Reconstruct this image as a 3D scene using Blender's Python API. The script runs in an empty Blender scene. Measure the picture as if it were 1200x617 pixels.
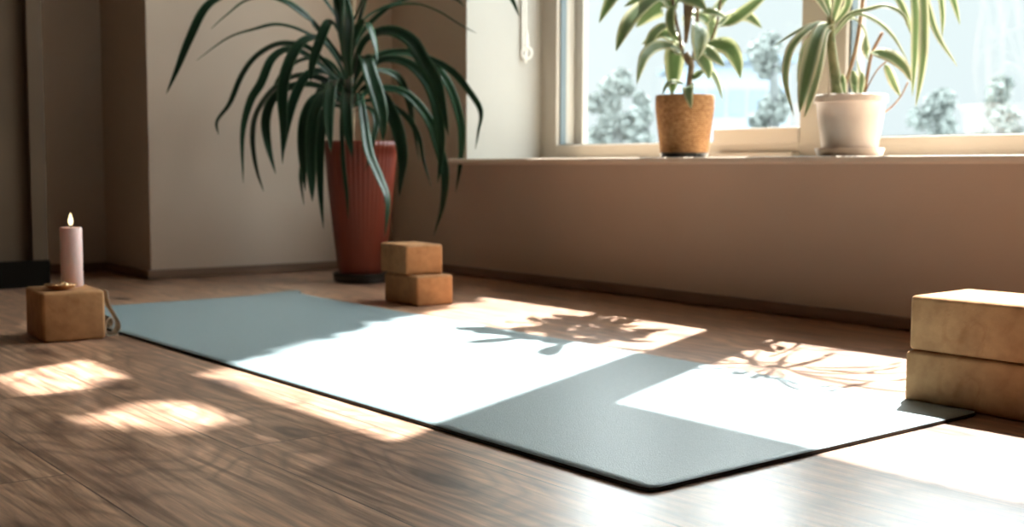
import bpy, bmesh, math, random
from mathutils import Vector, Matrix, noise
random.seed(7)
C = bpy.context.scene.collection
sc = bpy.context.scene

# ------------------------------------------------------------------ camera, light, exposure
EYE = Vector((0, 0, .3205)); FPX = 1389.6
FW = Vector((-.7874, .6112, -.0799)).normalized()
RT = Vector((.613, .7901, .0032)); RT = (RT - FW * RT.dot(FW)).normalized()
UP = RT.cross(FW)
cam = bpy.data.cameras.new('camera'); co = bpy.data.objects.new('camera', cam); C.objects.link(co)
M = Matrix((RT, UP, -FW)).transposed().to_4x4(); M.translation = EYE
co.matrix_world = M
cam.sensor_width = 36; cam.lens = FPX / 1200 * 36; cam.clip_start = .02; cam.clip_end = 300
cam.dof.use_dof = True; cam.dof.focus_distance = 1.28; cam.dof.aperture_fstop = 7
sc.camera = co
def at(px, py, d):                       # photo pixel + distance along the view axis -> point in the room
    return EYE + (FW + RT * ((px - 600) / FPX) - UP * ((py - 308.5) / FPX)) * d

SKY = 1.0
SUN = 20
AZ, KZ = .44, 1.60                       # sun: x shift and drop per metre travelled into the room
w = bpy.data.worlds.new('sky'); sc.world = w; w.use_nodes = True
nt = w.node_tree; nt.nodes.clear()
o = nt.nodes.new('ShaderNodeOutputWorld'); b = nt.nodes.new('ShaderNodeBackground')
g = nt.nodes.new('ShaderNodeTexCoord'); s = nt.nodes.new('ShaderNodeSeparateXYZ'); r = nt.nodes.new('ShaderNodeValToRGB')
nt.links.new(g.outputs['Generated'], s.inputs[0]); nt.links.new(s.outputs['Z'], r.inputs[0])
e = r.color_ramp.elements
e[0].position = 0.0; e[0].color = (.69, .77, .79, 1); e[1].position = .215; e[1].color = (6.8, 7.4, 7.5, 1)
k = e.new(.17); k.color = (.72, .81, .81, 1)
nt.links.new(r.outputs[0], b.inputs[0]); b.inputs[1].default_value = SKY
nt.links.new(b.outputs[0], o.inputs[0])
sl = bpy.data.lights.new('sun', 'SUN'); sl.energy = SUN; sl.angle = math.radians(.55); sl.color = (1, .97, .94)
so = bpy.data.objects.new('sun', sl); C.objects.link(so)
so.rotation_euler = Vector((AZ, -1, -KZ)).to_track_quat('-Z', 'Y').to_euler(); so.location = (-4, 8, 9)
sc.view_settings.view_transform = 'Standard'; sc.view_settings.look = 'None'
sc.view_settings.exposure = 0.46; sc.view_settings.gamma = 1; sc.view_settings.use_curve_mapping = False
sc.cycles.max_bounces = 10; sc.cycles.diffuse_bounces = 6; sc.cycles.transparent_max_bounces = 16

# ------------------------------------------------------------------ materials
MATS = {}
def mat(name, col, rough=.6, spec=.5, **kw):
    m = bpy.data.materials.new(name); m.use_nodes = True; MATS[name] = m
    p = m.node_tree.nodes['Principled BSDF']
    p.inputs['Base Color'].default_value = (*col, 1); p.inputs['Roughness'].default_value = rough
    p.inputs['Specular IOR Level'].default_value = spec
    for k, v in kw.items(): p.inputs[k.replace('_', ' ')].default_value = v
    return m
def N(m, t, **kw):
    n = m.node_tree.nodes.new(t)
    for k, v in kw.items(): setattr(n, k, v)
    return n
def L(m, a, b_): m.node_tree.links.new(a, b_)
def noisy(name, c1, c2, scale=8, rough=.7, bump=0., bscale=None, stretch=(1, 1, 1), lo=.3, hi=.7, detail=6, spec=.4, coord='Object', **kw):
    m = mat(name, c1, rough, spec, **kw); p = m.node_tree.nodes['Principled BSDF']
    tc = N(m, 'ShaderNodeTexCoord'); mp = N(m, 'ShaderNodeMapping'); mp.inputs['Scale'].default_value = stretch
    n = N(m, 'ShaderNodeTexNoise'); n.inputs['Scale'].default_value = scale; n.inputs['Detail'].default_value = detail
    cr = N(m, 'ShaderNodeValToRGB'); cr.color_ramp.elements[0].position = lo; cr.color_ramp.elements[1].position = hi
    cr.color_ramp.elements[0].color = (*c1, 1); cr.color_ramp.elements[1].color = (*c2, 1)
    L(m, tc.outputs[coord], mp.inputs[0]); L(m, mp.outputs[0], n.inputs[0]); L(m, n.outputs[0], cr.inputs[0]); L(m, cr.outputs[0], p.inputs['Base Color'])
    if bump:
        n2 = N(m, 'ShaderNodeTexNoise'); n2.inputs['Scale'].default_value = bscale or scale * 4; n2.inputs['Detail'].default_value = 4
        L(m, mp.outputs[0], n2.inputs[0]); bp = N(m, 'ShaderNodeBump'); bp.inputs['Strength'].default_value = bump; bp.inputs['Distance'].default_value = .002
        L(m, n2.outputs[0], bp.inputs['Height']); L(m, bp.outputs[0], p.inputs['Normal'])
    return m
noisy('wall_paint', (.58, .46, .36), (.62, .495, .39), 3, .85, .25, 180, spec=.2)
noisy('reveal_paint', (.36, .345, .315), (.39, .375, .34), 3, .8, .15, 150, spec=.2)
mat('ceiling_paint', (.45, .42, .38), .9, .2)
noisy('dark_wall_paint', (.20, .155, .12), (.23, .18, .14), 3, .85)
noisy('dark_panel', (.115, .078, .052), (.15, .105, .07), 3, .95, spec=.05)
mat('frame_plastic', (.42, .37, .31), .35, .4)
mat('gasket', (.10, .13, .14), .6)
noisy('sill_board', (.70, .56, .43), (.74, .60, .47), 5, .45, spec=.4)
noisy('baseboard_wood', (.16, .10, .065), (.24, .15, .10), 6, .5, stretch=(1, 1, 12))
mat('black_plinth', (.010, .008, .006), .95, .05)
mat('pink_wax', (.86, .60, .55), .45, .4, Subsurface_Weight=.25, Subsurface_Radius=(.02, .01, .008), Subsurface_Scale=.5)
mat('wick', (.02, .02, .02), .9)
mat('brass', (.85, .55, .30), .25, .5, Metallic=1.0)
mat('embers', (.85, .42, .24), .3, .5, Metallic=.8)
noisy('cotton_webbing', (.55, .52, .44), (.66, .63, .55), 400, .9, .4, 900, spec=.1)
noisy('soil', (.03, .02, .012), (.07, .05, .03), 90, .95, .8, 150)
mat('black_plastic', (.02, .022, .02), .35)
mat('white_ceramic', (.64, .54, .47), .3, .5)
noisy('bark', (.14, .09, .055), (.30, .22, .13), 60, .85, .6, 120)
noisy('green_cane', (.16, .19, .08), (.33, .31, .17), 50, .7, .4, 100)
noisy('reddish_stem', (.30, .15, .09), (.42, .28, .16), 60, .7)
mat('blind_cloth', (.62, .58, .5), .9, .1)
mat('white_cord', (.85, .83, .78), .6)
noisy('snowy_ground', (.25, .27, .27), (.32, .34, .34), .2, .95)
noisy('hazy_tree', (.20, .225, .215), (.235, .26, .25), .6, .95, spec=.1)  # haze is mixed into the base colours of the distant trees and building
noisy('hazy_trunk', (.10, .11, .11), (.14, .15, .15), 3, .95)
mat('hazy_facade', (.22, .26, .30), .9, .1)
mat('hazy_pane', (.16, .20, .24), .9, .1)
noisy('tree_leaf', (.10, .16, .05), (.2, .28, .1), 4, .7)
# terracotta-red planter with vertical flutes
noisy('red_ceramic', (.135, .022, .012), (.29, .058, .030), 14, .36, stretch=(1, 1, .15), spec=.5)
# glass: a clear sheet with a faint mirror
m = bpy.data.materials.new('window_glass'); m.use_nodes = True; MATS['window_glass'] = m; m.node_tree.nodes.clear()
ou = N(m, 'ShaderNodeOutputMaterial'); tr = N(m, 'ShaderNodeBsdfTransparent'); gl = N(m, 'ShaderNodeBsdfGlossy'); mx = N(m, 'ShaderNodeMixShader')
tr.inputs[0].default_value = (.97, .985, .985, 1); gl.inputs['Roughness'].default_value = .02; mx.inputs[0].default_value = .05
L(m, tr.outputs[0], mx.inputs[1]); L(m, gl.outputs[0], mx.inputs[2]); L(m, mx.outputs[0], ou.inputs[0])
# flame
m = bpy.data.materials.new('flame'); m.use_nodes = True; MATS['flame'] = m; m.node_tree.nodes.clear()
ou = N(m, 'ShaderNodeOutputMaterial'); em = N(m, 'ShaderNodeEmission'); em.inputs[0].default_value = (1, .78, .42, 1); em.inputs[1].default_value = 2.6
L(m, em.outputs[0], ou.inputs[0])
# cork
def cork(name, c1, c2, c3):
    m = noisy(name, c1, c2, 45, .8, .25, 260, lo=.35, hi=.68, spec=.25); p = m.node_tree.nodes['Principled BSDF']
    tc = N(m, 'ShaderNodeTexCoord'); v = N(m, 'ShaderNodeTexNoise'); v.inputs['Scale'].default_value = 22; v.inputs['Detail'].default_value = 8
    v.inputs['Distortion'].default_value = 1.6
    cr = N(m, 'ShaderNodeValToRGB'); cr.color_ramp.elements[0].position = .30; cr.color_ramp.elements[1].position = .43
    cr.color_ramp.elements[0].color = (*c3, 1); cr.color_ramp.elements[1].color = (1, 1, 1, 1)
    mi = N(m, 'ShaderNodeMix', data_type='RGBA', blend_type='MULTIPLY'); mi.inputs[0].default_value = .55
    src = p.inputs['Base Color'].links[0].from_socket
    L(m, tc.outputs['Object'], v.inputs[0]); L(m, v.outputs[0], cr.inputs[0]); L(m, src, mi.inputs[6]); L(m, cr.outputs[0], mi.inputs[7]); L(m, mi.outputs[2], p.inputs['Base Color'])
cork('cork', (.42, .205, .088), (.55, .285, .128), (.78, .66, .55))
# mat
m = noisy('mat_rubber', (.235, .325, .345), (.285, .38, .40), 260, .55, .5, 520, spec=.6, Coat_Weight=.6, Coat_Roughness=.38)
noisy('mat_edge', (.03, .03, .028), (.05, .045, .04), 60, .8)
# woven basket
m = noisy('woven_jute', (.34, .16, .065), (.62, .35, .16), 95, .85, spec=.2, stretch=(1, 1, 2)); p = m.node_tree.nodes['Principled BSDF']
tc = N(m, 'ShaderNodeTexCoord'); wv = N(m, 'ShaderNodeTexWave', bands_direction='Z'); wv.inputs['Scale'].default_value = 62; wv.inputs['Distortion'].default_value = 3
wv.inputs['Detail'].default_value = 3
wr = N(m, 'ShaderNodeValToRGB'); wr.color_ramp.elements[0].color = (.50, .46, .42, 1)
wm = N(m, 'ShaderNodeMix', data_type='RGBA', blend_type='MULTIPLY'); wm.inputs[0].default_value = .8
L(m, wv.outputs[0], wr.inputs[0]); L(m, p.inputs['Base Color'].links[0].from_socket, wm.inputs[6]); L(m, wr.outputs[0], wm.inputs[7]); L(m, wm.outputs[2], p.inputs['Base Color'])
L(m, tc.outputs['Object'], wv.inputs[0]); bp = N(m, 'ShaderNodeBump'); bp.inputs['Strength'].default_value = .8; bp.inputs['Distance'].default_value = .003
L(m, wv.outputs[0], bp.inputs['Height']); L(m, bp.outputs[0], p.inputs['Normal'])
# leaves: uv.x across the blade
def leaf_mat(name, mid, edge, streak, trans=.25, rough=.35, edge_at=.75):
    m = mat(name, mid, rough, .5); p = m.node_tree.nodes['Principled BSDF']
    uv = N(m, 'ShaderNodeUVMap'); sp = N(m, 'ShaderNodeSeparateXYZ'); L(m, uv.outputs[0], sp.inputs[0])
    ab = N(m, 'ShaderNodeMath', operation='ABSOLUTE'); su = N(m, 'ShaderNodeMath', operation='SUBTRACT'); su.inputs[1].default_value = .5
    L(m, sp.outputs['X'], su.inputs[0]); L(m, su.outputs[0], ab.inputs[0])
    mu = N(m, 'ShaderNodeMath', operation='MULTIPLY'); mu.inputs[1].default_value = 2; L(m, ab.outputs[0], mu.inputs[0])
    n = N(m, 'ShaderNodeTexNoise'); n.inputs['Scale'].default_value = 9; n.inputs['Detail'].default_value = 4
    mp = N(m, 'ShaderNodeMapping'); mp.inputs['Scale'].default_value = (3, .7, 1); L(m, uv.outputs[0], mp.inputs[0]); L(m, mp.outputs[0], n.inputs[0])
    ad = N(m, 'ShaderNodeMath', operation='MULTIPLY_ADD'); ad.inputs[1].default_value = .35; L(m, n.outputs[0], ad.inputs[0]); L(m, mu.outputs[0], ad.inputs[2])
    cr = N(m, 'ShaderNodeValToRGB'); e = cr.color_ramp.elements; e[0].position = .0; e[0].color = (*streak, 1); e[1].position = 1.0; e[1].color = (*edge, 1)
    k = e.new(.22); k.color = (*mid, 1); k = e.new(edge_at + .1); k.color = (*mid, 1)
    L(m, ad.outputs[0], cr.inputs[0]); L(m, cr.outputs[0], p.inputs['Base Color'])
    t = N(m, 'ShaderNodeBsdfTranslucent'); L(m, cr.outputs[0], t.inputs[0]); mx = N(m, 'ShaderNodeMixShader'); mx.inputs[0].default_value = trans
    ou = m.node_tree.nodes['Material Output']; L(m, p.outputs[0], mx.inputs[1]); L(m, t.outputs[0], mx.inputs[2]); L(m, mx.outputs[0], ou.inputs[0])
leaf_mat('dark_strap_leaf', (.018, .050, .026), (.065, .13, .072), (.035, .075, .042), .15, .25)
leaf_mat('rubber_leaf', (.19, .25, .13), (.66, .66, .46), (.36, .40, .24), .5, .32, .5)
leaf_mat('striped_leaf', (.24, .31, .17), (.78, .75, .58), (.42, .46, .30), .5, .4, .42)
# floor
m = mat('wood_floor', (.3, .2, .13), .42, .35, Coat_Weight=.85, Coat_Roughness=.29, Coat_IOR=1.85); p = m.node_tree.nodes['Principled BSDF']
tc = N(m, 'ShaderNodeTexCoord')
br = N(m, 'ShaderNodeTexBrick'); br.offset = .37; br.offset_frequency = 2
for k, v in (('Scale', 1), ('Mortar Size', .0011), ('Mortar Smooth', .3), ('Brick Width', 1.25), ('Row Height', .19), ('Bias', 0)): br.inputs[k].default_value = v
br.inputs['Color1'].default_value = (0, 0, 0, 1); br.inputs['Color2'].default_value = (1, 1, 1, 1); br.inputs['Mortar'].default_value = (.5, .5, .5, 1)
L(m, tc.outputs['Object'], br.inputs[0])
off = N(m, 'ShaderNodeVectorMath', operation='SCALE'); off.inputs['Scale'].default_value = 7.3; L(m, br.outputs['Color'], off.inputs[0])
ad = N(m, 'ShaderNodeVectorMath', operation='ADD'); L(m, tc.outputs['Object'], ad.inputs[0]); L(m, off.outputs[0], ad.inputs[1])
vo = N(m, 'ShaderNodeTexVoronoi', voronoi_dimensions='2D'); vo.inputs['Scale'].default_value = 1; mp3 = N(m, 'ShaderNodeMapping'); mp3.inputs['Scale'].default_value = (1.9, 5.0, 1)
L(m, ad.outputs[0], mp3.inputs[0]); L(m, mp3.outputs[0], vo.inputs[0])
# warp so that grain wanders and closes into cathedral figures
wn = N(m, 'ShaderNodeTexNoise'); wn.inputs['Scale'].default_value = 1.0; wn.inputs['Detail'].default_value = 2
mp0 = N(m, 'ShaderNodeMapping'); mp0.inputs['Scale'].default_value = (2.2, 7, 1); L(m, ad.outputs[0], mp0.inputs[0]); L(m, mp0.outputs[0], wn.inputs[0])
rings = N(m, 'ShaderNodeMath', operation='MULTIPLY'); rings.inputs[1].default_value = 9; L(m, wn.outputs[0], rings.inputs[0])
rk = N(m, 'ShaderNodeMath', operation='MULTIPLY_ADD'); rk.inputs[1].default_value = 6.5; L(m, vo.outputs['Distance'], rk.inputs[0]); L(m, rings.outputs[0], rk.inputs[2])
sn = N(m, 'ShaderNodeMath', operation='PINGPONG'); sn.inputs[1].default_value = .5; L(m, rk.outputs[0], sn.inputs[0])
fg = N(m, 'ShaderNodeTexNoise'); fg.inputs['Scale'].default_value = 1; fg.inputs['Detail'].default_value = 8; fg.inputs['Roughness'].default_value = .62; fg.inputs['Distortion'].default_value = .5
mp1 = N(m, 'ShaderNodeMapping'); mp1.inputs['Scale'].default_value = (5, 85, 1); L(m, ad.outputs[0], mp1.inputs[0]); L(m, mp1.outputs[0], fg.inputs[0])
cl = N(m, 'ShaderNodeTexNoise'); cl.inputs['Scale'].default_value = 1; cl.inputs['Detail'].default_value = 5
mp2 = N(m, 'ShaderNodeMapping'); mp2.inputs['Scale'].default_value = (2.5, 9, 1); L(m, ad.outputs[0], mp2.inputs[0]); L(m, mp2.outputs[0], cl.inputs[0])
r1 = N(m, 'ShaderNodeValToRGB'); e = r1.color_ramp.elements; e[0].position = .38; e[0].color = (.33, .175, .102, 1); e[1].position = .64; e[1].color = (.86, .53, .345, 1)
L(m, fg.outputs[0], r1.inputs[0])
r2 = N(m, 'ShaderNodeValToRGB'); e = r2.color_ramp.elements; e[0].position = .0; e[0].color = (.50, .47, .46, 1); e[1].position = .30; e[1].color = (1, 1, 1, 1)
L(m, sn.outputs[0], r2.inputs[0])
m1 = N(m, 'ShaderNodeMix', data_type='RGBA', blend_type='MULTIPLY'); m1.inputs[0].default_value = .75; L(m, r1.outputs[0], m1.inputs[6]); L(m, r2.outputs[0], m1.inputs[7])
r3 = N(m, 'ShaderNodeValToRGB'); e = r3.color_ramp.elements; e[0].position = .3; e[0].color = (.68, .64, .64, 1); e[1].position = .7; e[1].color = (1.15, 1.12, 1.08, 1)
L(m, cl.outputs[0], r3.inputs[0])
m2 = N(m, 'ShaderNodeMix', data_type='RGBA', blend_type='MULTIPLY'); m2.inputs[0].default_value = 1; L(m, m1.outputs[2], m2.inputs[6]); L(m, r3.outputs[0], m2.inputs[7])
# knots
kr = N(m, 'ShaderNodeValToRGB'); e = kr.color_ramp.elements; e[0].position = .02; e[0].color = (.34, .31, .31, 1); e[1].position = .17; e[1].color = (1, 1, 1, 1)
k = e.new(.055); k.color = (.13, .13, .16, 1); k = e.new(.085); k.color = (.55, .52, .52, 1)
L(m, vo.outputs['Distance'], kr.inputs[0])
m3 = N(m, 'ShaderNodeMix', data_type='RGBA', blend_type='MULTIPLY'); m3.inputs[0].default_value = .8; L(m, m2.outputs[2], m3.inputs[6]); L(m, kr.outputs[0], m3.inputs[7])
mo = N(m, 'ShaderNodeMix', data_type='RGBA', blend_type='MIX'); mo.inputs[7].default_value = (.09, .055, .04, 1)
L(m, br.outputs['Fac'], mo.inputs[0]); L(m, m3.outputs[2], mo.inputs[6]); L(m, mo.outputs[2], p.inputs['Base Color'])
bp = N(m, 'ShaderNodeBump'); bp.inputs['Strength'].default_value = .12; bp.inputs['Distance'].default_value = .001; L(m, fg.outputs[0], bp.inputs['Height']); L(m, bp.outputs[0], p.inputs['Normal'])

# ------------------------------------------------------------------ helpers
def obj(name, bm, m, parent=None, smooth=False, sharp=None):
    me = bpy.data.meshes.new(name); bmesh.ops.recalc_face_normals(bm, faces=bm.faces); bm.to_mesh(me); bm.free()
    for mm in (m if isinstance(m, (list, tuple)) else [m]): me.materials.append(MATS[mm])
    if smooth:
        for f in me.polygons: f.use_smooth = True
        if sharp: me.set_sharp_from_angle(angle=math.radians(sharp))
    o = bpy.data.objects.new(name, me); C.objects.link(o)
    if parent:
        o.parent = parent; o.matrix_parent_inverse = parent.matrix_world.inverted() if False else Matrix()
    return o
def thing(name, label, cat, loc=(0, 0, 0), rotz=0, group=None):
    o = bpy.data.objects.new(name, None); C.objects.link(o); o.location = loc; o.rotation_euler = (0, 0, rotz)
    o['label'] = label; o['category'] = cat; o.empty_display_size = .05
    if group: o['group'] = group
    return o
def tag(o, label, cat, group=None):
    o['label'] = label; o['category'] = cat
    if group: o['group'] = group
    return o
def box(bm, x0, x1, y0, y1, z0, z1, bevel=0, seg=2):
    r = bmesh.ops.create_cube(bm, size=1); vs = r['verts']
    for v in vs: v.co = Vector((x0 + (v.co.x + .5) * (x1 - x0), y0 + (v.co.y + .5) * (y1 - y0), z0 + (v.co.z + .5) * (z1 - z0)))
    if bevel:
        es = set(e for v in vs for e in v.link_edges)
        bmesh.ops.bevel(bm, geom=list(es), offset=bevel, segments=seg, affect='EDGES', profile=.5)
    return bm
def boxes(*args, bevel=0, seg=2):
    bm = bmesh.new()
    for a in args: box(bm, *a, bevel=bevel, seg=seg)
    return bm
def struct(name, bm, m, parent=None, smooth=False):
    o = obj(name, bm, m, parent, smooth)
    if not parent: o['kind'] = 'structure'
    return o
def lathe(profile, n=64, bm=None, wob=None):
    bm = bm or bmesh.new(); rings = []
    for r, z in profile:
        if r < 1e-6: rings.append([bm.verts.new((0, 0, z))])
        else:
            rings.append([bm.verts.new(((r * (1 + (wob(2 * math.pi * i / n, z) if wob else 0))) * math.cos(2 * math.pi * i / n),
                                        (r * (1 + (wob(2 * math.pi * i / n, z) if wob else 0))) * math.sin(2 * math.pi * i / n), z)) for i in range(n)])
    for a, b_ in zip(rings, rings[1:]):
        for i in range(n):
            j = (i + 1) % n
            if len(a) == 1 and len(b_) == 1: continue
            if len(a) == 1: bm.faces.new((a[0], b_[j], b_[i]))
            elif len(b_) == 1: bm.faces.new((a[i], a[j], b_[0]))
            else: bm.faces.new((a[i], a[j], b_[j], b_[i]))
    return bm
def spline(pts, n):
    P = [Vector(p) for p in pts]; P = [P[0] * 2 - P[1]] + P + [P[-1] * 2 - P[-2]]; out = []
    for i in range(1, len(P) - 2):
        for k in range(n):
            t = k / n; a, b_, c, d = P[i - 1:i + 3]
            out.append(.5 * ((2 * b_) + (c - a) * t + (2 * a - 5 * b_ + 4 * c - d) * t * t + (3 * b_ - a - 3 * c + d) * t ** 3))
    out.append(P[-2]); return out
def tube(bm, pts, rad, n=10, closed=False):
    rings = []; prev = None
    for i, p in enumerate(pts):
        a = pts[i - 1] if (i or closed) else pts[0]; c = pts[(i + 1) % len(pts)] if (closed or i < len(pts) - 1) else pts[-1]
        t = (c - a).normalized(); ref = prev if prev else (Vector((0, 0, 1)) if abs(t.z) < .9 else Vector((1, 0, 0)))
        u = (ref - t * ref.dot(t)).normalized(); prev = u; v = t.cross(u)
        r = rad(i / max(1, len(pts) - 1)) if callable(rad) else rad
        rings.append([bm.verts.new(p + (u * math.cos(2 * math.pi * k / n) + v * math.sin(2 * math.pi * k / n)) * r) for k in range(n)])
    q = list(zip(rings, rings[1:])) + ([(rings[-1], rings[0])] if closed else [])
    for a, b_ in q:
        for k in range(n): bm.faces.new((a[k], a[(k + 1) % n], b_[(k + 1) % n], b_[k]))
    if not closed: bm.faces.new(rings[0][::-1]); bm.faces.new(rings[-1])
    return bm
def blade(bm, pts, width, prof, nsub=7, fold=.22, facing=None, twist=0, th=.0009, roll=0):
    """a leaf blade with real thickness: pts 3D control points, width in metres"""
    uv = bm.loops.layers.uv.verify(); P = spline(pts, nsub); n = len(P); top = []; bot = []
    face0 = facing or Vector((0, 0, 1))
    for i, p in enumerate(P):
        t = (P[min(i + 1, n - 1)] - P[max(i - 1, 0)]).normalized(); s_ = i / (n - 1)
        N0 = Matrix.Rotation(roll + twist * s_, 3, t) @ face0
        side = t.cross(N0)
        if side.length < .15: side = t.cross(N0 + Vector((.3, .2, .5)))
        side.normalize(); nor = side.cross(t).normalized()
        w_ = max(width * prof(s_), .0006) / 2
        a = []; c = []
        for k, u in enumerate((-1, -.5, 0, .5, 1)):
            q = p + side * (u * w_) + nor * (abs(u) * w_ * fold * 2)
            a.append(bm.verts.new(q + nor * th / 2)); c.append(bm.verts.new(q - nor * th / 2))
        top.append(a); bot.append(c)
    def quad(vs, uvs):
        f = bm.faces.new(vs); f.smooth = True
        for l, q in zip(f.loops, uvs): l[uv].uv = q
    U = (0, .25, .5, .75, 1)
    for i in range(n - 1):
        v0, v1 = i / (n - 1), (i + 1) / (n - 1)
        for k in range(4):
            quad((top[i][k], top[i][k + 1], top[i + 1][k + 1], top[i + 1][k]), ((U[k], v0), (U[k + 1], v0), (U[k + 1], v1), (U[k], v1)))
            quad((bot[i][k], bot[i + 1][k], bot[i + 1][k + 1], bot[i][k + 1]), ((U[k], v0), (U[k], v1), (U[k + 1], v1), (U[k + 1], v0)))
        for k, u in ((0, 0), (4, 1)):
            quad((top[i][k], top[i + 1][k], bot[i + 1][k], bot[i][k]), ((u, v0), (u, v1), (u, v1), (u, v0)))
def strap(s_):   # long strap leaf: narrow at base, widest past the middle, long point
    return (.30 + .70 * math.sin(min(1, s_ / .62) * math.pi / 2)) * (1 if s_ < .6 else max(0, math.cos((s_ - .6) / .4 * math.pi / 2)) ** .8)
def oval(s_):
    if s_ < .12: return .10 + .9 * 0 + (s_ / .12) * .12
    q = (s_ - .12) / .88
    return max(.02, .22 * (1 - q) + 1.0 * math.sin(math.pi * q ** .85) ** .8 if q < 1 else .02)

# ------------------------------------------------------------------ room
XL, YW, YF = -3.305, 2.07, 2.355           # left wall, window wall (inner face), window frame (inner face)
OX0, OX1, ZS, ZH = -2.892, -1.02, .347, 3.32
ZC = 3.48; XR, YB = 2.4, -3.2
struct('floor', boxes((-3.9, XR, YB, YW + .02, -.12, 0)), 'wood_floor')
struct('ceiling', boxes((-3.9, XR + .15, YB - .15, 2.6, ZC, ZC + .12)), 'ceiling_paint')
struct('wall_window', boxes((-3.9, OX0, YW, 2.55, -.12, ZC), (OX1, XR + .15, YW, 2.55, -.12, ZC), (OX0, OX1, YW, 2.55, -.12, ZS - .015), (OX0, OX1, YW, 2.55, ZH, ZC)), 'wall_paint')
struct('wall_left', boxes((-3.9, XL, 1.258, YW, -.12, ZC), (-3.9, -3.68, .95, 1.258, -.12, ZC), (-3.9, -3.68, YB, .96, -.12, ZC)), 'wall_paint')
# dark panelled projection at the far left, a narrow stile standing a little proud
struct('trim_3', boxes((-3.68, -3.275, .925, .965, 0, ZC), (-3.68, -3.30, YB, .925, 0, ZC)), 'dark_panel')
# plain walls behind and beside the camera
struct('wall_right', boxes((XR, XR + .15, YB, YW, -.12, ZC)), 'dark_wall_paint')
struct('wall_back', boxes((-3.9, XR + .15, YB - .15, YB, -.12, ZC)), 'dark_wall_paint')
# plaster lining of the window recess
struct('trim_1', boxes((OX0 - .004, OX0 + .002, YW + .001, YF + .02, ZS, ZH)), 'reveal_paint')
# baseboards with a thin cap
def bboard(name, segs):
    bm = bmesh.new()
    for (x0, x1, y0, y1) in segs:
        box(bm, x0, x1, y0, y1, .0015, .027, .002)
    struct(name, bm, 'baseboard_wood')
bboard('baseboard_window', [(XL, XR, YW - .014, YW)])
bboard('baseboard_left', [(XL, XL + .014, 1.244, YW - .014), (-3.666, XL, 1.244, 1.258), (-3.68, -3.666, .965, 1.258)])
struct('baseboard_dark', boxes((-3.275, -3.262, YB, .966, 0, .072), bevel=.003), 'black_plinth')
# sill board, overhanging the wall
bm = boxes((OX0 - .006, OX1 + .006, 1.968, YW, ZS - .015, ZS), bevel=.004, seg=3); box(bm, OX0, OX1, YW - .01, YF + .03, ZS - .015, ZS)
struct('trim_2', bm, 'sill_board')

# ------------------------------------------------------------------ windows
def sash(name, x0, x1, z0, z1, gx0, gx1, gz0, gz1, y0, y1, glass_y):
    """frame from x0..x1 with a glass opening gx0..gx1"""
    bm = bmesh.new()
    box(bm, x0, gx0, y0, y1, z0, z1, .004); box(bm, gx1, x1, y0, y1, z0, z1, .004)
    box(bm, gx0 - .002, gx1 + .002, y0, y1, z0, gz0, .004); box(bm, gx0 - .002, gx1 + .002, y0, y1, gz1, z1, .004)
    f = struct(name, bm, 'frame_plastic')
    bm = bmesh.new(); t = .006
    box(bm, gx0, gx0 + t, glass_y - .022, glass_y, gz0, gz1); box(bm, gx1 - t, gx1, glass_y - .022, glass_y, gz0, gz1)
    box(bm, gx0, gx1, glass_y - .012, glass_y, gz0, gz0 + .003)
    obj('gasket', bm, 'gasket', f)
    obj('pane', boxes((gx0, gx1, glass_y, glass_y + .006, gz0, gz1)), 'window_glass', f)
    return f
# fixed light on the left, opening light on the right, a transom row above both
w1 = sash('window_1', OX0, -1.80, ZS, 2.73, -2.815, -1.885, .392, 2.708, YF, YF + .075, YF + .035)
# deeper bottom rail of the right part of the first light
obj('lower_rail', boxes((-2.165, -1.883, YF - .004, YF + .036, .385, .425), bevel=.003), 'frame_plastic', w1)
obj('ledge', boxes((-2.15, -1.88, YF - .03, YF, ZS, .362), bevel=.002), 'frame_plastic', w1)
w2 = sash('window_2', -1.80, OX1, ZS, 2.73, -1.752, -1.10, .396, 2.708, YF, YF + .075, YF + .035)
w3 = sash('window_3', OX0, -1.80, 2.73, ZH, -2.815, -1.885, 2.754, ZH - .05, YF, YF + .075, YF + .035)
w4 = sash('window_4', -1.80, OX1, 2.73, ZH, -1.752, -1.10, 2.754, ZH - .05, YF, YF + .075, YF + .035)
# outer rebate of the wall, seen through the edge of the left light
struct('trim_4', boxes((OX0, -2.782, YF + .078, YF + .098, ZS - .02, ZH)), 'frame_plastic')
# roller blind let down over the upper part of the right light
bl = thing('roller_blind', 'cream roller blind drawn part way down the right window light', 'blind', (-1.43, YF - .03, 2.0))
obj('cloth', boxes((-.33, .33, -.001, .001, 0, 1.20)), 'blind_cloth', bl)
bm = bmesh.new(); tube(bm, [Vector((-.335, 0, 0)), Vector((.335, 0, 0))], .008); obj('bottom_bar', bm, 'white_cord', bl)
bm = bmesh.new(); tube(bm, [Vector((-.34, 0, 1.24)), Vector((.34, 0, 1.24))], .02, 16); obj('roller_tube', bm, 'white_cord', bl)

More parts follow.
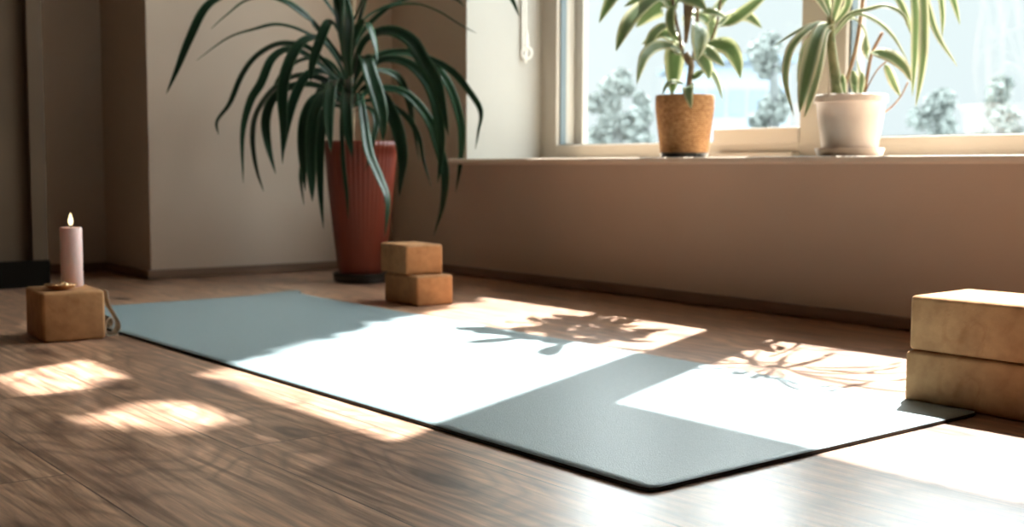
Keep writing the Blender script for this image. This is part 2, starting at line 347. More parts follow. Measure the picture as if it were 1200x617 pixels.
# blind cord with a ring, hanging beside the left jamb
cx, cy = OX0 + .018, 2.285
cd = thing('blind_cord', 'white pull cord with a round ring hanging beside the window recess', 'cord', (cx, cy, .672))
dirv = Vector((RT.x, RT.y, 0)).normalized()
bm = bmesh.new(); tube(bm, [dirv * (.0155 * math.cos(a)) + Vector((0, 0, .0175 * math.sin(a))) for a in [2 * math.pi * i / 28 for i in range(28)]], .0032, 8, True)
obj('ring', bm, 'white_cord', cd, True)
bm = bmesh.new(); tube(bm, spline([dirv * -.011 + Vector((0, 0, .006)), dirv * -.012 + Vector((0, 0, .08)), dirv * -.013 + Vector((0, 0, .4)), dirv * -.012 + Vector((0, 0, 2.38))], 6), .0030, 8)
tube(bm, spline([dirv * .004 + Vector((0, 0, .018)), dirv * .0005 + Vector((0, 0, .07)), dirv * -.003 + Vector((0, 0, .16)), dirv * -.006 + Vector((0, 0, 2.38))], 6), .0026, 8)
obj('pull_cord', bm, 'white_cord', cd, True)

# ------------------------------------------------------------------ yoga mat
mt = thing('yoga_mat', 'long grey blue yoga mat unrolled across the wooden floor', 'yoga mat', (-.826, .814, 0), .0154)
ML, MW, MT = 1.868, .612, .0052
bm = bmesh.new(); nx, ny = 120, 40; top = []; bot = []
def matz(x, y):
    # slight lift at the far left corner, faint wave along the length
    u = -x / ML; v = y / MW
    z = .0006 * max(0, noise.noise(Vector((x * 3, y * 4, 1))))
    z += .006 * max(0, (u - .95) / .05) ** 2 * max(0, (v - .8) / .2)
    return z
for i in range(nx + 1):
    a = []; c = []
    for j in range(ny + 1):
        x = -ML * i / nx; y = MW * j / ny; ins = 0
        if i in (0, nx) and j in (0, ny): x += (.004 if i == nx else -.004); y += (-.004 if j == ny else .004)
        if i == nx or i == nx - 1: y += .012 * max(0, (j / ny - .85) / .15)
        z = matz(x, y); edge = i in (0, nx) or j in (0, ny)
        a.append(bm.verts.new((x, y, z + MT - (.0006 if edge else 0)))); c.append(bm.verts.new((x, y, z * .9 + .0003)))
    top.append(a); bot.append(c)
for i in range(nx):
    for j in range(ny):
        f = bm.faces.new((top[i][j], top[i + 1][j], top[i + 1][j + 1], top[i][j + 1])); f.smooth = True
        f = bm.faces.new((bot[i][j], bot[i][j + 1], bot[i + 1][j + 1], bot[i + 1][j])); f.material_index = 1
for i in range(nx):
    for j in (0, ny): f = bm.faces.new((top[i][j], top[i + 1][j], bot[i + 1][j], bot[i][j])); f.material_index = 1
for j in range(ny):
    for i in (0, nx): f = bm.faces.new((top[i][j], top[i][j + 1], bot[i][j + 1], bot[i][j])); f.material_index = 1
obj('mat_sheet', bm, ['mat_rubber', 'mat_edge'], mt)

# ------------------------------------------------------------------ cork yoga blocks
def block(name, label, loc, rotz, sx, sy, sz, bev=.0065, group=None):
    bm = bmesh.new(); box(bm, -sx / 2, sx / 2, -sy / 2, sy / 2, 0, sz, bev, 4)
    o = obj(name, bm, 'cork', None, True, 35); o.location = loc; o.rotation_euler = (0, 0, rotz)
    return tag(o, label, 'yoga block', group)
block('yoga_block', 'cork yoga block lying on the floor beside the red planter, under another block', (-2.365, 1.553, .0002), -.02, .148, .102, .070)
block('yoga_block', 'cork yoga block stacked on top of the pair beside the red planter', (-2.392, 1.550, .0706), -.10, .140, .098, .070)
block('yoga_block', 'cork yoga block under another at the right edge, behind the mat corner', (-.951 + .115, 1.427 + .075, .0002), .04, .23, .15, .0725)
block('yoga_block', 'cork yoga block on top of the right stack, its top in sunlight', (-.949 + .115, 1.432 + .075, .0731), .035, .23, .15, .0755)
cb = block('yoga_block', 'cork yoga block on the left carrying a pink candle and brass dish', (-2.283, .7, .0002), -.08, .148, .112, .0915)

# ------------------------------------------------------------------ candle, dish, strap
ca = thing('pillar_candle', 'lit pale pink pillar candle standing on the left cork block', 'candle', (-2.312, .724, .0918))
bm = lathe([(0, 0), (.0192, 0), (.0203, .0015), (.0203, .1115), (.0190, .1135), (.0150, .1125), (.006, .1115), (0, .1112)], 48)
obj('wax_body', bm, 'pink_wax', ca, True, 50)
bm = bmesh.new(); tube(bm, [Vector((0, 0, .110)), Vector((0, 0, .117)), Vector((.001, 0, .122))], .0009, 8); obj('wick', bm, 'wick', ca)
bm = lathe([(0, .1165), (.0028, .119), (.0045, .1235), (.0042, .128), (.0026, .134), (.001, .139), (0, .142)], 24); obj('flame', bm, 'flame', ca, True)
pl = bpy.data.lights.new('candle_light', 'POINT'); pl.energy = .015; pl.color = (1, .55, .22); pl.shadow_soft_size = .006
po = bpy.data.objects.new('candle_light', pl); C.objects.link(po); po.location = (-2.312, .724, .0918 + .150); 
di = thing('brass_dish', 'small brass dish of glowing copper chips in front of the candle', 'dish', (-2.262, .687, .0918))
bm = lathe([(0, 0), (.014, 0), (.016, .0015), (.024, .0045), (.0298, .0092), (.0308, .0098), (.0298, .0106), (.023, .0072), (.015, .0045), (0, .004)], 48)
obj('bowl', bm, 'brass', di, True)
bm = bmesh.new()
for i in range(46):
    a = random.random() * 6.28; r = random.random() ** .6 * .021; s_ = random.uniform(.0024, .0044)
    mtx = Matrix.Translation((r * math.cos(a), r * math.sin(a), .0078 + .0062 * (1 - r / .021) * random.random())) @ Matrix.Rotation(random.random() * 6, 4, Vector((random.random(), random.random(), .4)).normalized()) @ Matrix.Diagonal((1.3, .9, .6, 1))
    bmesh.ops.create_icosphere(bm, subdivisions=1, radius=s_, matrix=mtx)
ch = obj('chips', bm, 'brass', di); ch['kind'] = 'stuff'; ch['label'] = 'heap of shiny copper coloured chips'
# strap: a flat cotton belt looped on edge beside the block
stp = thing('yoga_strap', 'cream cotton yoga strap looped on the floor against the left cork block', 'strap', (-2.250, .760, 0), -.08)
path = [(.000, .090), (.005, .086), (.007, .072), (.012, .056), (.020, .040), (.027, .026), (.0275, .013), (.019, .0035), (.006, .002), (.001, .006), (.001, .018), (.003, .030), (.009, .036), (.014, .031), (.013, .021), (.008, .017)]
P = spline([Vector((0, a, b_)) for a, b_ in path], 5); bm = bmesh.new(); rows = []
for i, p_ in enumerate(P):
    t = (P[min(i + 1, len(P) - 1)] - P[max(i - 1, 0)]).normalized(); nrm = Vector((0, -t.z, t.y)); h = Vector((.019, 0, 0)); d = nrm * .0009
    rows.append([bm.verts.new(p_ - h + d), bm.verts.new(p_ + h + d), bm.verts.new(p_ + h - d), bm.verts.new(p_ - h - d)])
for a, c in zip(rows, rows[1:]):
    for k in range(4): bm.faces.new((a[k], a[(k + 1) % 4], c[(k + 1) % 4], c[k]))
bm.faces.new(rows[0]); bm.faces.new(rows[-1][::-1])
obj('webbing', bm, 'cotton_webbing', stp)

# ------------------------------------------------------------------ big dracaena in the tall red planter
PX, PY = -2.905, 1.715; D0 = (Vector((PX, PY, .4)) - EYE).dot(FW)
dr = thing('potted_dracaena', 'tall dark green dracaena with drooping strap leaves in a tapered red planter', 'potted plant', (PX, PY, 0))
O = Vector((PX, PY, 0))
flute = lambda a, z: .010 * math.cos(a * 44) if z > .03 else 0
bm = lathe([(0, .012), (.058, .012), (.061, .016), (.066, .04), (.078, .14), (.090, .25), (.0985, .345), (.100, .372), (.103, .375), (.104, .392), (.100, .395), (.094, .393), (.092, .375), (.088, .33), (0, .33)], 264, wob=flute)
obj('planter', bm, 'red_ceramic', dr, True, 60)
bm = lathe([(0, 0), (.070, 0), (.077, .004), (.081, .026), (.078, .027), (.072, .010), (0, .008)], 64); obj('saucer', bm, 'black_plastic', dr, True, 50)
bm = lathe([(0, .368), (.04, .371), (.075, .366), (.0905, .362)], 40, wob=lambda a, z: 0); obj('soil', bm, 'soil', dr)
def rel(pts): return [p - O for p in pts]
bm = bmesh.new()
stem = spline(rel([at(409, 172, D0), at(411, 130, D0), at(408, 90, D0), at(411, 40, D0), at(413, -20, D0), at(414, -70, D0)]), 8)
tube(bm, stem, lambda t: .0135 - .004 * t, 14); obj('stem', bm, 'bark', dr, True)
straps = [  # px, py, depth offset (towards the camera is negative), then width in px
 ([(409,40,0),(360,-20,-.03),(305,-22,-.05),(262,-4,-.07),(240,12,-.09),(222,48,-.10),(208,82,-.10),(195,110,-.10)],10),
 ([(407,78,0),(373,34,-.05),(358,19,-.08),(337,5,-.1),(312,-2,-.12),(288,2,-.14),(266,18,-.16),(247,34,-.17)],10),
 ([(407,92,0),(388,58,-.03),(367,44,-.05),(345,34,-.07),(323,30,-.08),(300,35,-.1),(268,45,-.12),(230,71,-.13)],8),
 ([(407,105,0),(380,72,.02),(361,56,.03),(342,52,.04),(322,54,.05),(300,68,.05),(284,90,.05),(270,122,.05),(255,142,.05),(256,158,.05)],9),
 ([(406,118,0),(385,85,-.06),(355,62,-.1),(335,59,-.12),(318,71,-.14),(306,98,-.15),(293,120,-.15),(284,158,-.15),(285,214,-.15)],9),
 ([(407,98,0),(392,66,-.07),(372,46,-.12),(352,53,-.15),(338,80,-.17),(332,110,-.18),(333,150,-.18),(331,192,-.18)],13),
 ([(409,62,0),(396,38,-.07),(386,27,-.11),(376,48,-.13),(367,75,-.14),(364,96,-.14)],11),
 ([(408,112,0),(390,90,-.04),(372,84,-.07),(357,92,-.09),(344,118,-.10),(336,150,-.10),(331,185,-.10)],10),
 ([(407,125,0),(385,98,-.03),(355,90,-.05),(327,102,-.07),(305,130,-.08),(299,160,-.08),(302,195,-.08),(309,224,-.08)],16),
 ([(407,128,0),(380,104,.04),(350,100,.06),(323,114,.07),(312,140,.08),(314,170,.08),(323,204,.08)],11),
 ([(408,130,0),(396,108,-.12),(381,112,-.18),(368,134,-.21),(364,172,-.22),(365,210,-.22),(366,236,-.22)],12),
 ([(407,132,0),(390,112,-.06),(370,116,-.10),(358,140,-.12),(355,180,-.12),(358,224,-.12)],12),
 ([(408,134,0),(396,120,-.14),(384,130,-.2),(377,160,-.23),(376,215,-.24),(379,268,-.24)],9),
 ([(410,132,0),(405,118,-.12),(401,140,-.19),(403,190,-.22),(407,228,-.22),(408,256,-.22)],5),
 ([(410,110,0),(408,92,-.12),(410,105,-.19),(411,135,-.21),(413,178,-.22)],9),
 ([(412,62,0),(425,38,.02),(442,20,.03),(462,8,.02),(490,6,0),(515,15,-.02),(538,29,-.04),(558,39,-.05)],8),
 ([(411,60,0),(421,30,0),(440,14,.03),(465,4,.05),(495,-6,.06),(530,-2,.03),(545,8,0)],5),
 ([(412,88,0),(424,54,-.02),(440,40,-.04),(462,38,-.07),(483,50,-.10),(497,72,-.13),(512,96,-.15),(520,128,-.16),(526,160,-.16)],15),
 ([(412,108,0),(425,80,-.02),(445,65,-.04),(475,60,-.06),(505,70,-.08),(530,84,-.10),(548,104,-.12),(564,130,-.13),(561,155,-.13),(557,175,-.13)],7),
 ([(412,112,0),(428,88,.0),(446,72,-.02),(470,72,-.05),(492,86,-.07),(508,112,-.09),(516,150,-.10),(517,185,-.10),(513,215,-.10)],12),
 ([(411,120,0),(416,86,-.10),(426,66,-.16),(434,90,-.21),(442,115,-.23),(448,140,-.24),(449,166,-.24)],16),
 ([(411,132,0),(424,106,-.08),(440,106,-.14),(456,124,-.18),(469,156,-.20),(474,187,-.21),(471,212,-.21),(468,230,-.21)],14),
 ([(411,66,0),(416,40,-.08),(427,26,-.13),(434,40,-.16),(439,58,-.17),(442,74,-.17)],11),
 ([(412,100,0),(425,76,.04),(455,62,.08),(490,66,.10),(515,84,.11),(531,112,.11),(541,150,.11),(540,190,.11),(534,226,.11)],10),
 ([(412,128,0),(430,108,.03),(452,104,.04),(478,112,.04),(502,140,.04),(514,172,.03),(522,205,.02),(519,242,.01),(508,277,.0)],11),
 ([(412,128,0),(430,118,-.02),(455,122,-.05),(478,138,-.06),(492,162,-.07),(497,188,-.07),(506,220,-.07)],6),
 ([(411,128,0),(420,110,-.15),(425,136,-.24),(431,178,-.28),(443,208,-.29),(453,236,-.29),(451,277,-.29)],11),
 ([(410,126,0),(409,104,-.15),(406,120,-.22),(408,150,-.25),(413,185,-.25)],12),
 ([(408,126,0),(398,96,-.12),(388,104,-.2),(385,140,-.24),(388,180,-.25)],12),
 ([(409,70,0),(404,40,-.02),(398,5,-.04),(388,-40,-.05)],9),
 ([(409,85,0),(401,50,-.06),(396,15,-.1),(392,-20,-.12),(380,-40,-.14)],7),
 ([(410,90,0),(410,50,-.05),(411,15,-.08),(409,-30,-.09)],16),
 ([(411,80,0),(418,45,-.04),(426,15,-.07),(436,-20,-.08)],13),
 ([(410,100,0),(406,60,-.06),(407,25,-.10),(404,-10,-.12)],14),
 ([(412,30,0),(450,-45,-.08),(520,-75,-.16),(570,-50,-.22),(597,-6,-.24),(609,20,-.24)],7),
 ([(411,116,0),(396,84,.05),(378,70,.08),(352,72,.10),(330,90,.11),(318,120,.11),(314,150,.11)],8),
 ([(411,110,0),(436,84,.06),(466,90,.10),(480,118,.11),(486,150,.11),(492,190,.11)],9),
 ([(410,132,0),(392,124,.02),(374,138,.02),(362,170,.02),(352,205,.02),(356,240,.02)],8),
 ([(411,133,0),(430,126,-.07),(440,140,-.10),(437,165,-.12),(428,200,-.12)],6),
 ([(410,120,0),(400,100,.10),(385,95,.16),(370,120,.17),(362,160,.17)],9),
]
bm = bmesh.new()
for i, (pp, wd) in enumerate(straps):
    rr = random.Random(i)
    f = (-FW + Vector((0, 0, .7)) + RT * rr.uniform(-.7, .7)).normalized()
    P = [at(x, y, D0 + d) - O for x, y, d in pp]
    blade(bm, P, wd / FPX * D0 * 1.12, strap, 6, .20, f, rr.uniform(-1.0, 1.0), .001)
for i in range(16):   # the crown above the frame
    rr = random.Random(900 + i); a = i * 2.4 + rr.uniform(-.3, .3); l = rr.uniform(.16, .27); c = stem[-1] + Vector((0, 0, -.03 * rr.random()))
    up = rr.uniform(.08, .22); d = Vector((math.cos(a), math.sin(a), 0))
    blade(bm, [c, c + d * l * .25 + Vector((0, 0, up * .8)), c + d * l * .6 + Vector((0, 0, up)), c + d * l * .9 + Vector((0, 0, up * .6)), c + d * l * 1.1 + Vector((0, 0, up * .1))], rr.uniform(.018, .026), strap, 6, .2, Vector((0, 0, 1)), 0, .001)
obj('foliage', bm, 'dark_strap_leaf', dr)

# ------------------------------------------------------------------ rubber plant in the woven pot on the sill
RX, RY = -2.055, 2.13; D1 = (Vector((RX, RY, .5)) - EYE).dot(FW)
rp = thing('potted_rubber_plant', 'leafy variegated rubber plant in a woven tan basket pot on the windowsill', 'potted plant', (RX, RY, ZS))
O = Vector((RX, RY, ZS))
bm = lathe([(0, 0), (.052, 0), (.056, .003), (.0605, .012), (.059, .013), (.05, .006), (0, .005)], 48); obj('saucer', bm, 'black_plastic', rp, True, 50)
weave = lambda a, z: .016 * math.sin(a * 26 + (math.pi if int(z / .0052) % 2 else 0))
prof = [(0, .008), (.056, .008)] + [(.0575 + .0135 * min(1, (k / 28) * 1.25) + (.0010 if k % 2 else 0), .010 + k * .0049) for k in range(29)] + [(.071, .1525), (.069, .153), (.067, .148), (.064, .12), (0, .12)]
bm = lathe(prof, 156, wob=lambda a, z: weave(a, z) if .01 < z < .15 else 0); obj('basket', bm, 'woven_jute', rp, True, 70)
bm = lathe([(0, .142), (.03, .143), (.066, .138)], 32); obj('soil', bm, 'soil', rp)
bm = bmesh.new()
S1 = lambda pts: [at(x, y, D1 + d) - O for x, y, d in pts]
tube(bm, spline(S1([(807, 116, 0), (808, 95, 0), (810, 75, 0), (803, 62, 0)]), 6), .0075, 12)
tube(bm, spline(S1([(807, 76, 0), (800, 62, 0), (796, 40, 0), (791, 18, 0), (786, -20, 0)]), 6), .0038, 10)
tube(bm, spline(S1([(810, 78, 0), (815, 52, .01), (817, 25, .02), (818, -20, .02)]), 6), .0045, 10)
tube(bm, spline(S1([(811, 72, 0), (830, 52, -.02), (840, 28, -.02), (846, -10, -.02)]), 6), .003, 10)
obj('trunk', bm, 'bark', rp, True)
ovs = [
 ([(790,0,0),(745,-14,-.03),(722,-6,-.05),(712,8,-.06),(702,27,-.06)],15,0),
 ([(790,2,0),(765,-6,.02),(750,-2,.03),(731,8,.03)],11,0),
 ([(792,18,0),(770,0,-.06),(745,18,-.10),(732,38,-.12),(722,60,-.13)],22,.3),
 ([(793,20,0),(782,4,.03),(764,12,.05),(745,32,.06)],24,-.3),
 ([(796,40,0),(782,30,-.02),(768,38,-.05),(760,52,-.06),(756,66,-.06)],11,.4),
 ([(803,66,0),(790,55,-.03),(770,54,-.07),(756,64,-.10),(750,80,-.11),(746,99,-.11)],12,0),
 ([(802,66,0),(794,56,.02),(790,66,.03),(789,90,.03),(787,112,.03)],22,0),
 ([(806,100,0),(792,96,-.02),(782,99,-.04),(776,112,-.05)],6,0),
 ([(793,4,0),(786,14,-.03),(787,34,-.04),(796,50,-.04)],10,0),
 ([(796,-4,0),(806,-2,-.06),(816,2,-.08),(828,12,-.09)],18,0),
 ([(817,26,.02),(819,34,-.05),(818,52,-.07),(817,71,-.07)],21,0),
 ([(816,14,.0),(826,13,-.03),(840,16,-.04),(853,22,-.04)],10,0),
 ([(812,60,0),(824,58,-.05),(836,66,-.07),(849,78,-.07)],14,0),
 ([(820,52,0),(838,52,-.04),(854,56,-.07),(864,72,-.08),(868,92,-.08)],18,0),
 ([(811,68,0),(820,66,-.03),(828,78,-.04),(831,93,-.04)],15,0),
 ([(812,66,0),(824,76,.02),(838,92,.03),(847,118,.03)],10,0),
 ([(838,34,0),(858,24,-.05),(880,8,-.07),(908,-16,-.08)],13,0),
 ([(836,32,0),(856,22,.02),(876,20,.03),(893,33,.03)],16,0),
 ([(828,14,0),(832,22,.03),(834,36,.04),(833,52,.04)],13,0),
 ([(834,26,0),(838,14,0),(844,4,.02),(856,-6,.02)],9,0),
 ([(808,92,0),(814,90,-.01),(820,86,-.02),(827,81,-.02)],8,0),
 ([(807,104,0),(807,101,-.05),(807,110,-.075),(810,127,-.083)],12,0),
 ([(802,60,0),(790,46,.05),(774,40,.08),(752,52,.10)],16,0),
 ([(800,30,0),(808,20,.05),(826,22,.07),(838,38,.08)],15,0),
 ([(790,6,0),(802,-6,.03),(818,-14,.05),(840,-18,.06)],16,0),
 ([(788,-8,0),(770,-16,.0),(756,-30,0)],16,0), ([(818,-10,.02),(840,-24,0),(870,-26,0),(890,-12,0)],16,0),
 ([(818,-14,.02),(800,-34,0),(780,-50,0)],16,0),([(846,-8,0),(866,-22,.04),(896,-30,.05)],16,0),([(818,-18,.02),(822,-40,0),(830,-66,0)],16,0),
]
bm = bmesh.new()
for i, (pp, wd, ro) in enumerate(ovs):
    rr = random.Random(100 + i)
    f = (-FW + Vector((0, 0, .35)) + RT * rr.uniform(-.45, .45)).normalized()
    blade(bm, S1(pp), wd / FPX * D1, oval, 6, .12, f, rr.uniform(-.3, .3), .0008, ro)
for i in range(46):   # the upper crown, above the stems that show in the window
    rr = random.Random(500 + i); c = Vector((rr.uniform(-.06, .14), rr.uniform(-.05, .05), rr.uniform(.42, .86)))
    a = rr.uniform(0, 6.28); l = rr.uniform(.10, .17); d = Vector((math.cos(a), math.sin(a) * .7, rr.uniform(-.1, .7))).normalized()
    blade(bm, [c, c + d * l * .4 + Vector((0, 0, .01)), c + d * l * .75, c + d * l - Vector((0, 0, .03))], rr.uniform(.035, .05), oval, 4, .12, Vector((rr.uniform(-.5, .5), rr.uniform(-.5, .5), 1)).normalized(), 0, .0008)
for k, (y_, l) in enumerate(((.98, .22), (1.0, .26), (.93, .18), (.98, .14))):
    c = Vector((.05, 0, .84)); d = Vector((-1, .1 * k, .3 + .25 * k)).normalized()
    blade(bm, [c, c + d * l * .5, c + d * l - Vector((0, 0, .02))], .032, oval, 6, .12, Vector((0, -.4, 1)).normalized(), 0, .0008)
obj('foliage', bm, 'rubber_leaf', rp)
bm = bmesh.new()
for x_, z_ in ((.02, .84), (.06, .80), (-.02, .70), (.10, .74)):
    tube(bm, spline([Vector((.0, 0, .28)), Vector((x_ * .4, 0, .45)), Vector((x_, .01, z_))], 6), lambda t: .004 - .002 * t, 8)
obj('branch', bm, 'bark', rp, True)

# ------------------------------------------------------------------ striped dracaena in the white pot
WX, WY = -1.558, 2.115; D2 = (Vector((WX, WY, .5)) - EYE).dot(FW)
wp = thing('potted_striped_dracaena', 'pale striped dracaena in a white plastic pot on the windowsill', 'potted plant', (WX, WY, ZS))
O = Vector((WX, WY, ZS))
bm = lathe([(0, 0), (.060, 0), (.067, .003), (.072, .018), (.070, .0185), (.064, .008), (0, .007)], 64); obj('saucer', bm, 'white_ceramic', wp, True, 50)
bm = lathe([(0, .008), (.052, .008), (.057, .012), (.060, .03), (.067, .08), (.0705, .112), (.072, .1135), (.0755, .114), (.0762, .118), (.0762, .128), (.074, .130), (.0715, .129), (.0695, .112), (.066, .09), (0, .09)], 72)
obj('pot', bm, 'white_ceramic', wp, True, 40)
bm = lathe([(0, .116), (.03, .118), (.069, .114)], 32); obj('soil', bm, 'soil', wp)
S2 = lambda pts: [at(x, y, D2 + d) - O for x, y, d in pts]
bm = bmesh.new()
tube(bm, spline(S2([(982, 118, 0), (979, 90, 0), (975, 60, 0), (973, 30, 0), (977, 5, 0)]), 6), lambda t: .0125 - .005 * t, 14)
obj('cane', bm, 'green_cane', wp, True)
bm = bmesh.new()
tube(bm, spline(S2([(1012, 118, .01), (1017, 85, .01), (1022, 62, .01), (1034, 38, .01)]), 6), .0036, 8)
tube(bm, spline(S2([(1064, 96, .0), (1056, 112, 0), (1046, 124, 0), (1036, 132, .0)]), 6), .0018, 8)
tube(bm, spline(S2([(1012, 112, 0), (1024, 88, 0), (1036, 74, 0), (1050, 70, 0), (1064, 92, 0)]), 6), .0016, 8)
tube(bm, spline(S2([(986, 112, .03), (1002, 60, .04), (1012, -10, .02), (1012, -60, .0), (1011, -130, 0)]), 6), .0040, 8)
obj('side_stems', bm, 'reddish_stem', wp, True)
stl = [
 ([(973,30,0),(958,28,-.04),(938,42,-.07),(924,62,-.08),(920,95,-.09),(930,136,-.09)],10),
 ([(973,28,0),(962,34,-.05),(953,58,-.08),(944,96,-.09),(937,132,-.09)],20),
 ([(974,34,0),(966,42,-.06),(959,78,-.09),(950,112,-.1),(942,138,-.1)],11),
 ([(972,34,0),(954,28,-.02),(930,40,-.03),(906,55,-.03)],5),
 ([(972,38,0),(956,42,.02),(943,60,.03),(934,96,.03)],11),
 ([(974,24,0),(964,8,-.03),(954,-10,-.05),(944,-40,-.05)],11),
 ([(975,28,0),(980,8,-.03),(988,-18,-.04),(998,-40,-.04)],12),
 ([(975,24,0),(968,0,-.02),(970,-30,-.03)],11),
 ([(976,30,0),(992,10,-.01),(996,-14,-.02),(1002,-40,-.02)],10),
 ([(976,40,0),(994,18,-.03),(1016,12,-.05),(1038,8,-.06),(1058,18,-.07),(1067,40,-.07)],7),
 ([(977,42,0),(1000,18,.01),(1024,24,.0),(1045,42,-.01),(1064,72,-.01)],7),
 ([(977,38,0),(998,22,.03),(1012,34,.03),(1018,56,.03)],4),
 ([(1040,-58,.03),(1066,-52,0),(1080,-10,-.03),(1082,36,-.04),(1080,80,-.05),(1073,125,-.05)],12),
 ([(1040,-58,.03),(1062,-40,.02),(1072,5,0),(1072,60,0),(1069,113,0)],11),
 ([(1045,-60,.03),(1076,-30,0),(1086,5,0),(1098,42,-.02),(1122,78,-.03)],9),
 ([(1045,-62,.03),(1084,-50,0),(1099,-15,0),(1104,14,0),(1104,44,0)],8),
 ([(1045,-62,.03),(1090,-60,0),(1108,-25,-.02),(1118,2,-.03),(1125,29,-.03)],9),
 ([(1020,-50,.03),(1034,-20,.02),(1052,0,.02),(1062,20,.02),(1067,36,.02)],9),
 ([(977,26,0),(1000,-4,.02),(1030,-16,.03),(1052,-4,.03),(1062,30,.03)],7),
 ([(1002,112,-.02),(1001,100,-.03),(1000,92,-.03),(999,82,-.03)],12),
 ([(1008,112,-.02),(1009,98,-.03),(1010,84,-.03)],9), ([(990,112,-.03),(988,98,-.04),(987,86,-.04)],8),
 ([(1012,110,0),(1008,90,0),(1004,70,0)],4),
]
bm = bmesh.new()
for i, (pp, wd) in enumerate(stl):
    rr = random.Random(300 + i)
    f = (-FW + Vector((0, 0, .5)) + RT * rr.uniform(-.4, .4)).normalized()
    blade(bm, S2(pp), wd / FPX * D2, strap, 6, .2, f, rr.uniform(-.4, .4), .0007)
for i in range(26):   # the high crown whose arching leaves throw the fan of shadows on the floor
    rr = random.Random(700 + i); c = Vector((.045 + rr.uniform(-.01, .01), rr.uniform(-.01, .01), .52 + rr.uniform(0, .10)))
    a = i * 2.4 + rr.uniform(-.2, .2); l = rr.uniform(.20, .32); h_ = rr.uniform(.02, .16); d = Vector((math.cos(a), math.sin(a) * .55, 0))
    blade(bm, [c, c + d * l * .3 + Vector((0, 0, h_)), c + d * l * .65 + Vector((0, 0, h_ * 1.1)), c + d * l * .9 + Vector((0, 0, h_ * .4)), c + d * l - Vector((0, 0, .04))], rr.uniform(.012, .02), strap, 5, .2, Vector((0, -.5, 1)).normalized(), 0, .0007)
for pp, wd in [([(1018,62,0),(1028,62,-.02),(1046,68,-.04),(1060,80,-.05),(1068,96,-.05)],15), ([(1018,72,0),(1015,62,-.02),(1014,52,-.02),(1015,40,-.02)],9), ([(1036,74,.01),(1040,82,.01),(1047,98,.02),(1055,113,.02)],11)]:
    blade(bm, S2(pp), wd / FPX * D2, oval, 6, .12, (-FW + Vector((0, 0, .4))).normalized(), .2, .0007)
obj('foliage', bm, 'striped_leaf', wp)

# ------------------------------------------------------------------ outside
struct('ground', boxes((-60, 40, 2.6, 90, -1.2, -1.0)), 'snowy_ground')
# unseen tree added outside: leaves fill a mask that cuts the sun patch edge
A0, A1 = Vector((-2.354, 1.753)), Vector((-1.763, .812))
def inpoly(p, poly):
    c = False; j = len(poly) - 1
    for i in range(len(poly)):
        (x0, y0), (x1, y1) = poly[i], poly[j]
        if (y0 > p[1]) != (y1 > p[1]) and p[0] < (x1 - x0) * (p[1] - y0) / (y1 - y0) + x0: c = not c
        j = i
    return c
GP = [(-1.83, .70), (-1.95, .72), (-2.10, .54), (-2.2, .38), (-1.66, .38)]
GQ = [(-1.53, .50), (-1.57, .62), (-1.40, .67), (-1.37, .54)]
def shaded(x, y):
    if inpoly((x, y), GP) or inpoly((x, y), GQ): return False
    xa = A0.x + (A0.y - y) / (A0.y - A1.y) * (A1.x - A0.x) + .03 * noise.noise(Vector((0, y * 9, 0)))
    if y > .70: return x < xa
    return True
rr = random.Random(5); bm = bmesh.new(); n = 0
TX, TY = -4.75, 3.9
while n < 5900:
    x = rr.uniform(-3.5, -.9); y = rr.uniform(.1, 1.76)
    if x < -2.354 - .6 * (1.76 - y) * -1 - 1.6: continue
    if not shaded(x, y): continue
    # keep leaf centres inside the edge by their own radius
    if not all(shaded(x + a, y + b_) for a, b_ in ((.035, 0), (-.035, 0), (0, .03), (0, -.03), (.022, .022), (-.022, -.022))): continue
    D = rr.uniform(1.05, 1.55) + (YF - y)
    c = Vector((x - AZ * D, y + D, KZ * D)); s_ = rr.uniform(.045, .075)
    q = Matrix.Rotation(rr.uniform(0, 6.28), 3, Vector((rr.gauss(0, 1), rr.gauss(0, 1), rr.gauss(0, 1))).normalized())
    t1, t2 = q @ Vector((1, 0, 0)), q @ Vector((0, 1, 0)); t3 = t1.cross(t2)
    v = [bm.verts.new(c + a) for a in (t1 * s_, t1 * .3 * s_ + t2 * .55 * s_, -t1 * s_ * .8 + t2 * .2 * s_, -t1 * s_, t1 * .2 * s_ - t2 * .55 * s_, t3 * s_ * .12)]
    for a, b_ in ((0, 1), (1, 2), (2, 3), (3, 4), (4, 0)): bm.faces.new((v[a], v[b_], v[5]))
    n += 1
tr_ = thing('unseen_shade_tree', 'unseen leafy tree added outside the window to shade the left of the floor', 'tree', (TX, TY, -1.0))
me = bm
for v in me.verts: v.co -= Vector((TX, TY, -1.0))
obj('crown', me, 'tree_leaf', tr_)
bm = bmesh.new(); tube(bm, spline([Vector((0, 0, 0)), Vector((.03, 0, 1.6)), Vector((0, .05, 3.2)), Vector((.15, .1, 4.6)), Vector((.4, .2, 5.8))], 6), lambda t: .11 - .07 * t, 12)
for e in ((.8, .2, 4.6), (1.0, .3, 5.4), (.9, -.1, 4.4), (.9, .3, 5.0)):
    tube(bm, spline([Vector((.05, .05, 3.4)), Vector((e[0] * .4, e[1] * .5, 3.9)), Vector(e)], 5), lambda t: .04 - .025 * t, 8)
obj('trunk', bm, 'bark', tr_, True)
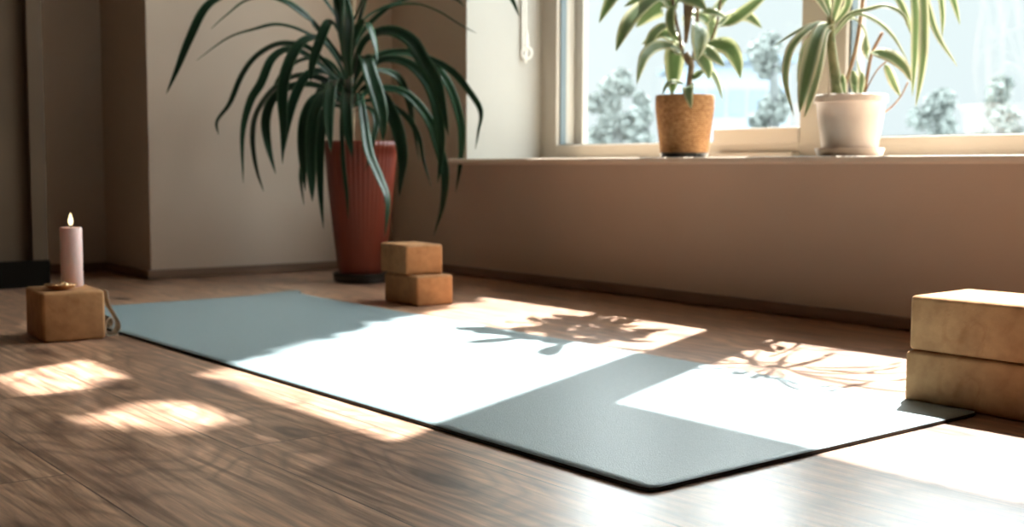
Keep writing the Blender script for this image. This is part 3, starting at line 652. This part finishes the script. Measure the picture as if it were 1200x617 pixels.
# hazy trees and a building far beyond the glass
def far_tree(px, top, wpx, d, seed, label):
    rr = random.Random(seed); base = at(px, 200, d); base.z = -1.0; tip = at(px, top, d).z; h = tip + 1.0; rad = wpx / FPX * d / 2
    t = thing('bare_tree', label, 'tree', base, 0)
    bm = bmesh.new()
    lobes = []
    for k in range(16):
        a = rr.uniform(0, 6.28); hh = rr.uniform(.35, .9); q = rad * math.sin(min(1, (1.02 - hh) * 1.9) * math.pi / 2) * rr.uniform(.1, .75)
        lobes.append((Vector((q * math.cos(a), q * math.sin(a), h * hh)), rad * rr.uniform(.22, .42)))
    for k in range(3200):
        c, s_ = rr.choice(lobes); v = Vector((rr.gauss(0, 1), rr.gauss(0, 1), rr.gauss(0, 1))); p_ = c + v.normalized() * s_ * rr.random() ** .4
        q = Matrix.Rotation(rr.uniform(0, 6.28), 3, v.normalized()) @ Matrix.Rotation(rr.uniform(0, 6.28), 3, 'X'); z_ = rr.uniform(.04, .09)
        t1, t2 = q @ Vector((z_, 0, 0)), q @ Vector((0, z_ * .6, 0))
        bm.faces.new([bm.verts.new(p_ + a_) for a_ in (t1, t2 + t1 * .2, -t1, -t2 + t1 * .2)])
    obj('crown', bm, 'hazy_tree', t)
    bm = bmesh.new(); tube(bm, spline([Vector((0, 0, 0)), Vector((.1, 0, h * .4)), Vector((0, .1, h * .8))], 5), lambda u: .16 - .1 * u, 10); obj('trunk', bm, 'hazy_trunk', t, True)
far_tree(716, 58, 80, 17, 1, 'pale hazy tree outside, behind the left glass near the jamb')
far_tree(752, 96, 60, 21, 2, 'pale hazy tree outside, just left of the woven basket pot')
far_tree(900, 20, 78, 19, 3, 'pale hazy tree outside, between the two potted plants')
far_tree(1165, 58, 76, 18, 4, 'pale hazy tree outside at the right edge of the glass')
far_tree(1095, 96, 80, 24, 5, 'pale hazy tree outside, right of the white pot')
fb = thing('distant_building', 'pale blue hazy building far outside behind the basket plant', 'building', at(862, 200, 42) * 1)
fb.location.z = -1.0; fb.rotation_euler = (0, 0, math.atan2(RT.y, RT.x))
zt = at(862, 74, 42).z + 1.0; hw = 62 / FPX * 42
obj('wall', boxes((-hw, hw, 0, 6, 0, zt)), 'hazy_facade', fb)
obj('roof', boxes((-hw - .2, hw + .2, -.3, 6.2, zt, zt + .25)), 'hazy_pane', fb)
for i in range(5):
    for zz in (1.2, 3.2):
        x = -hw + (i + .6) * 2 * hw / 5.2
        obj('window', boxes((x - .28, x + .28, -.04, .02, zz, zz + .9)), 'hazy_pane', fb)
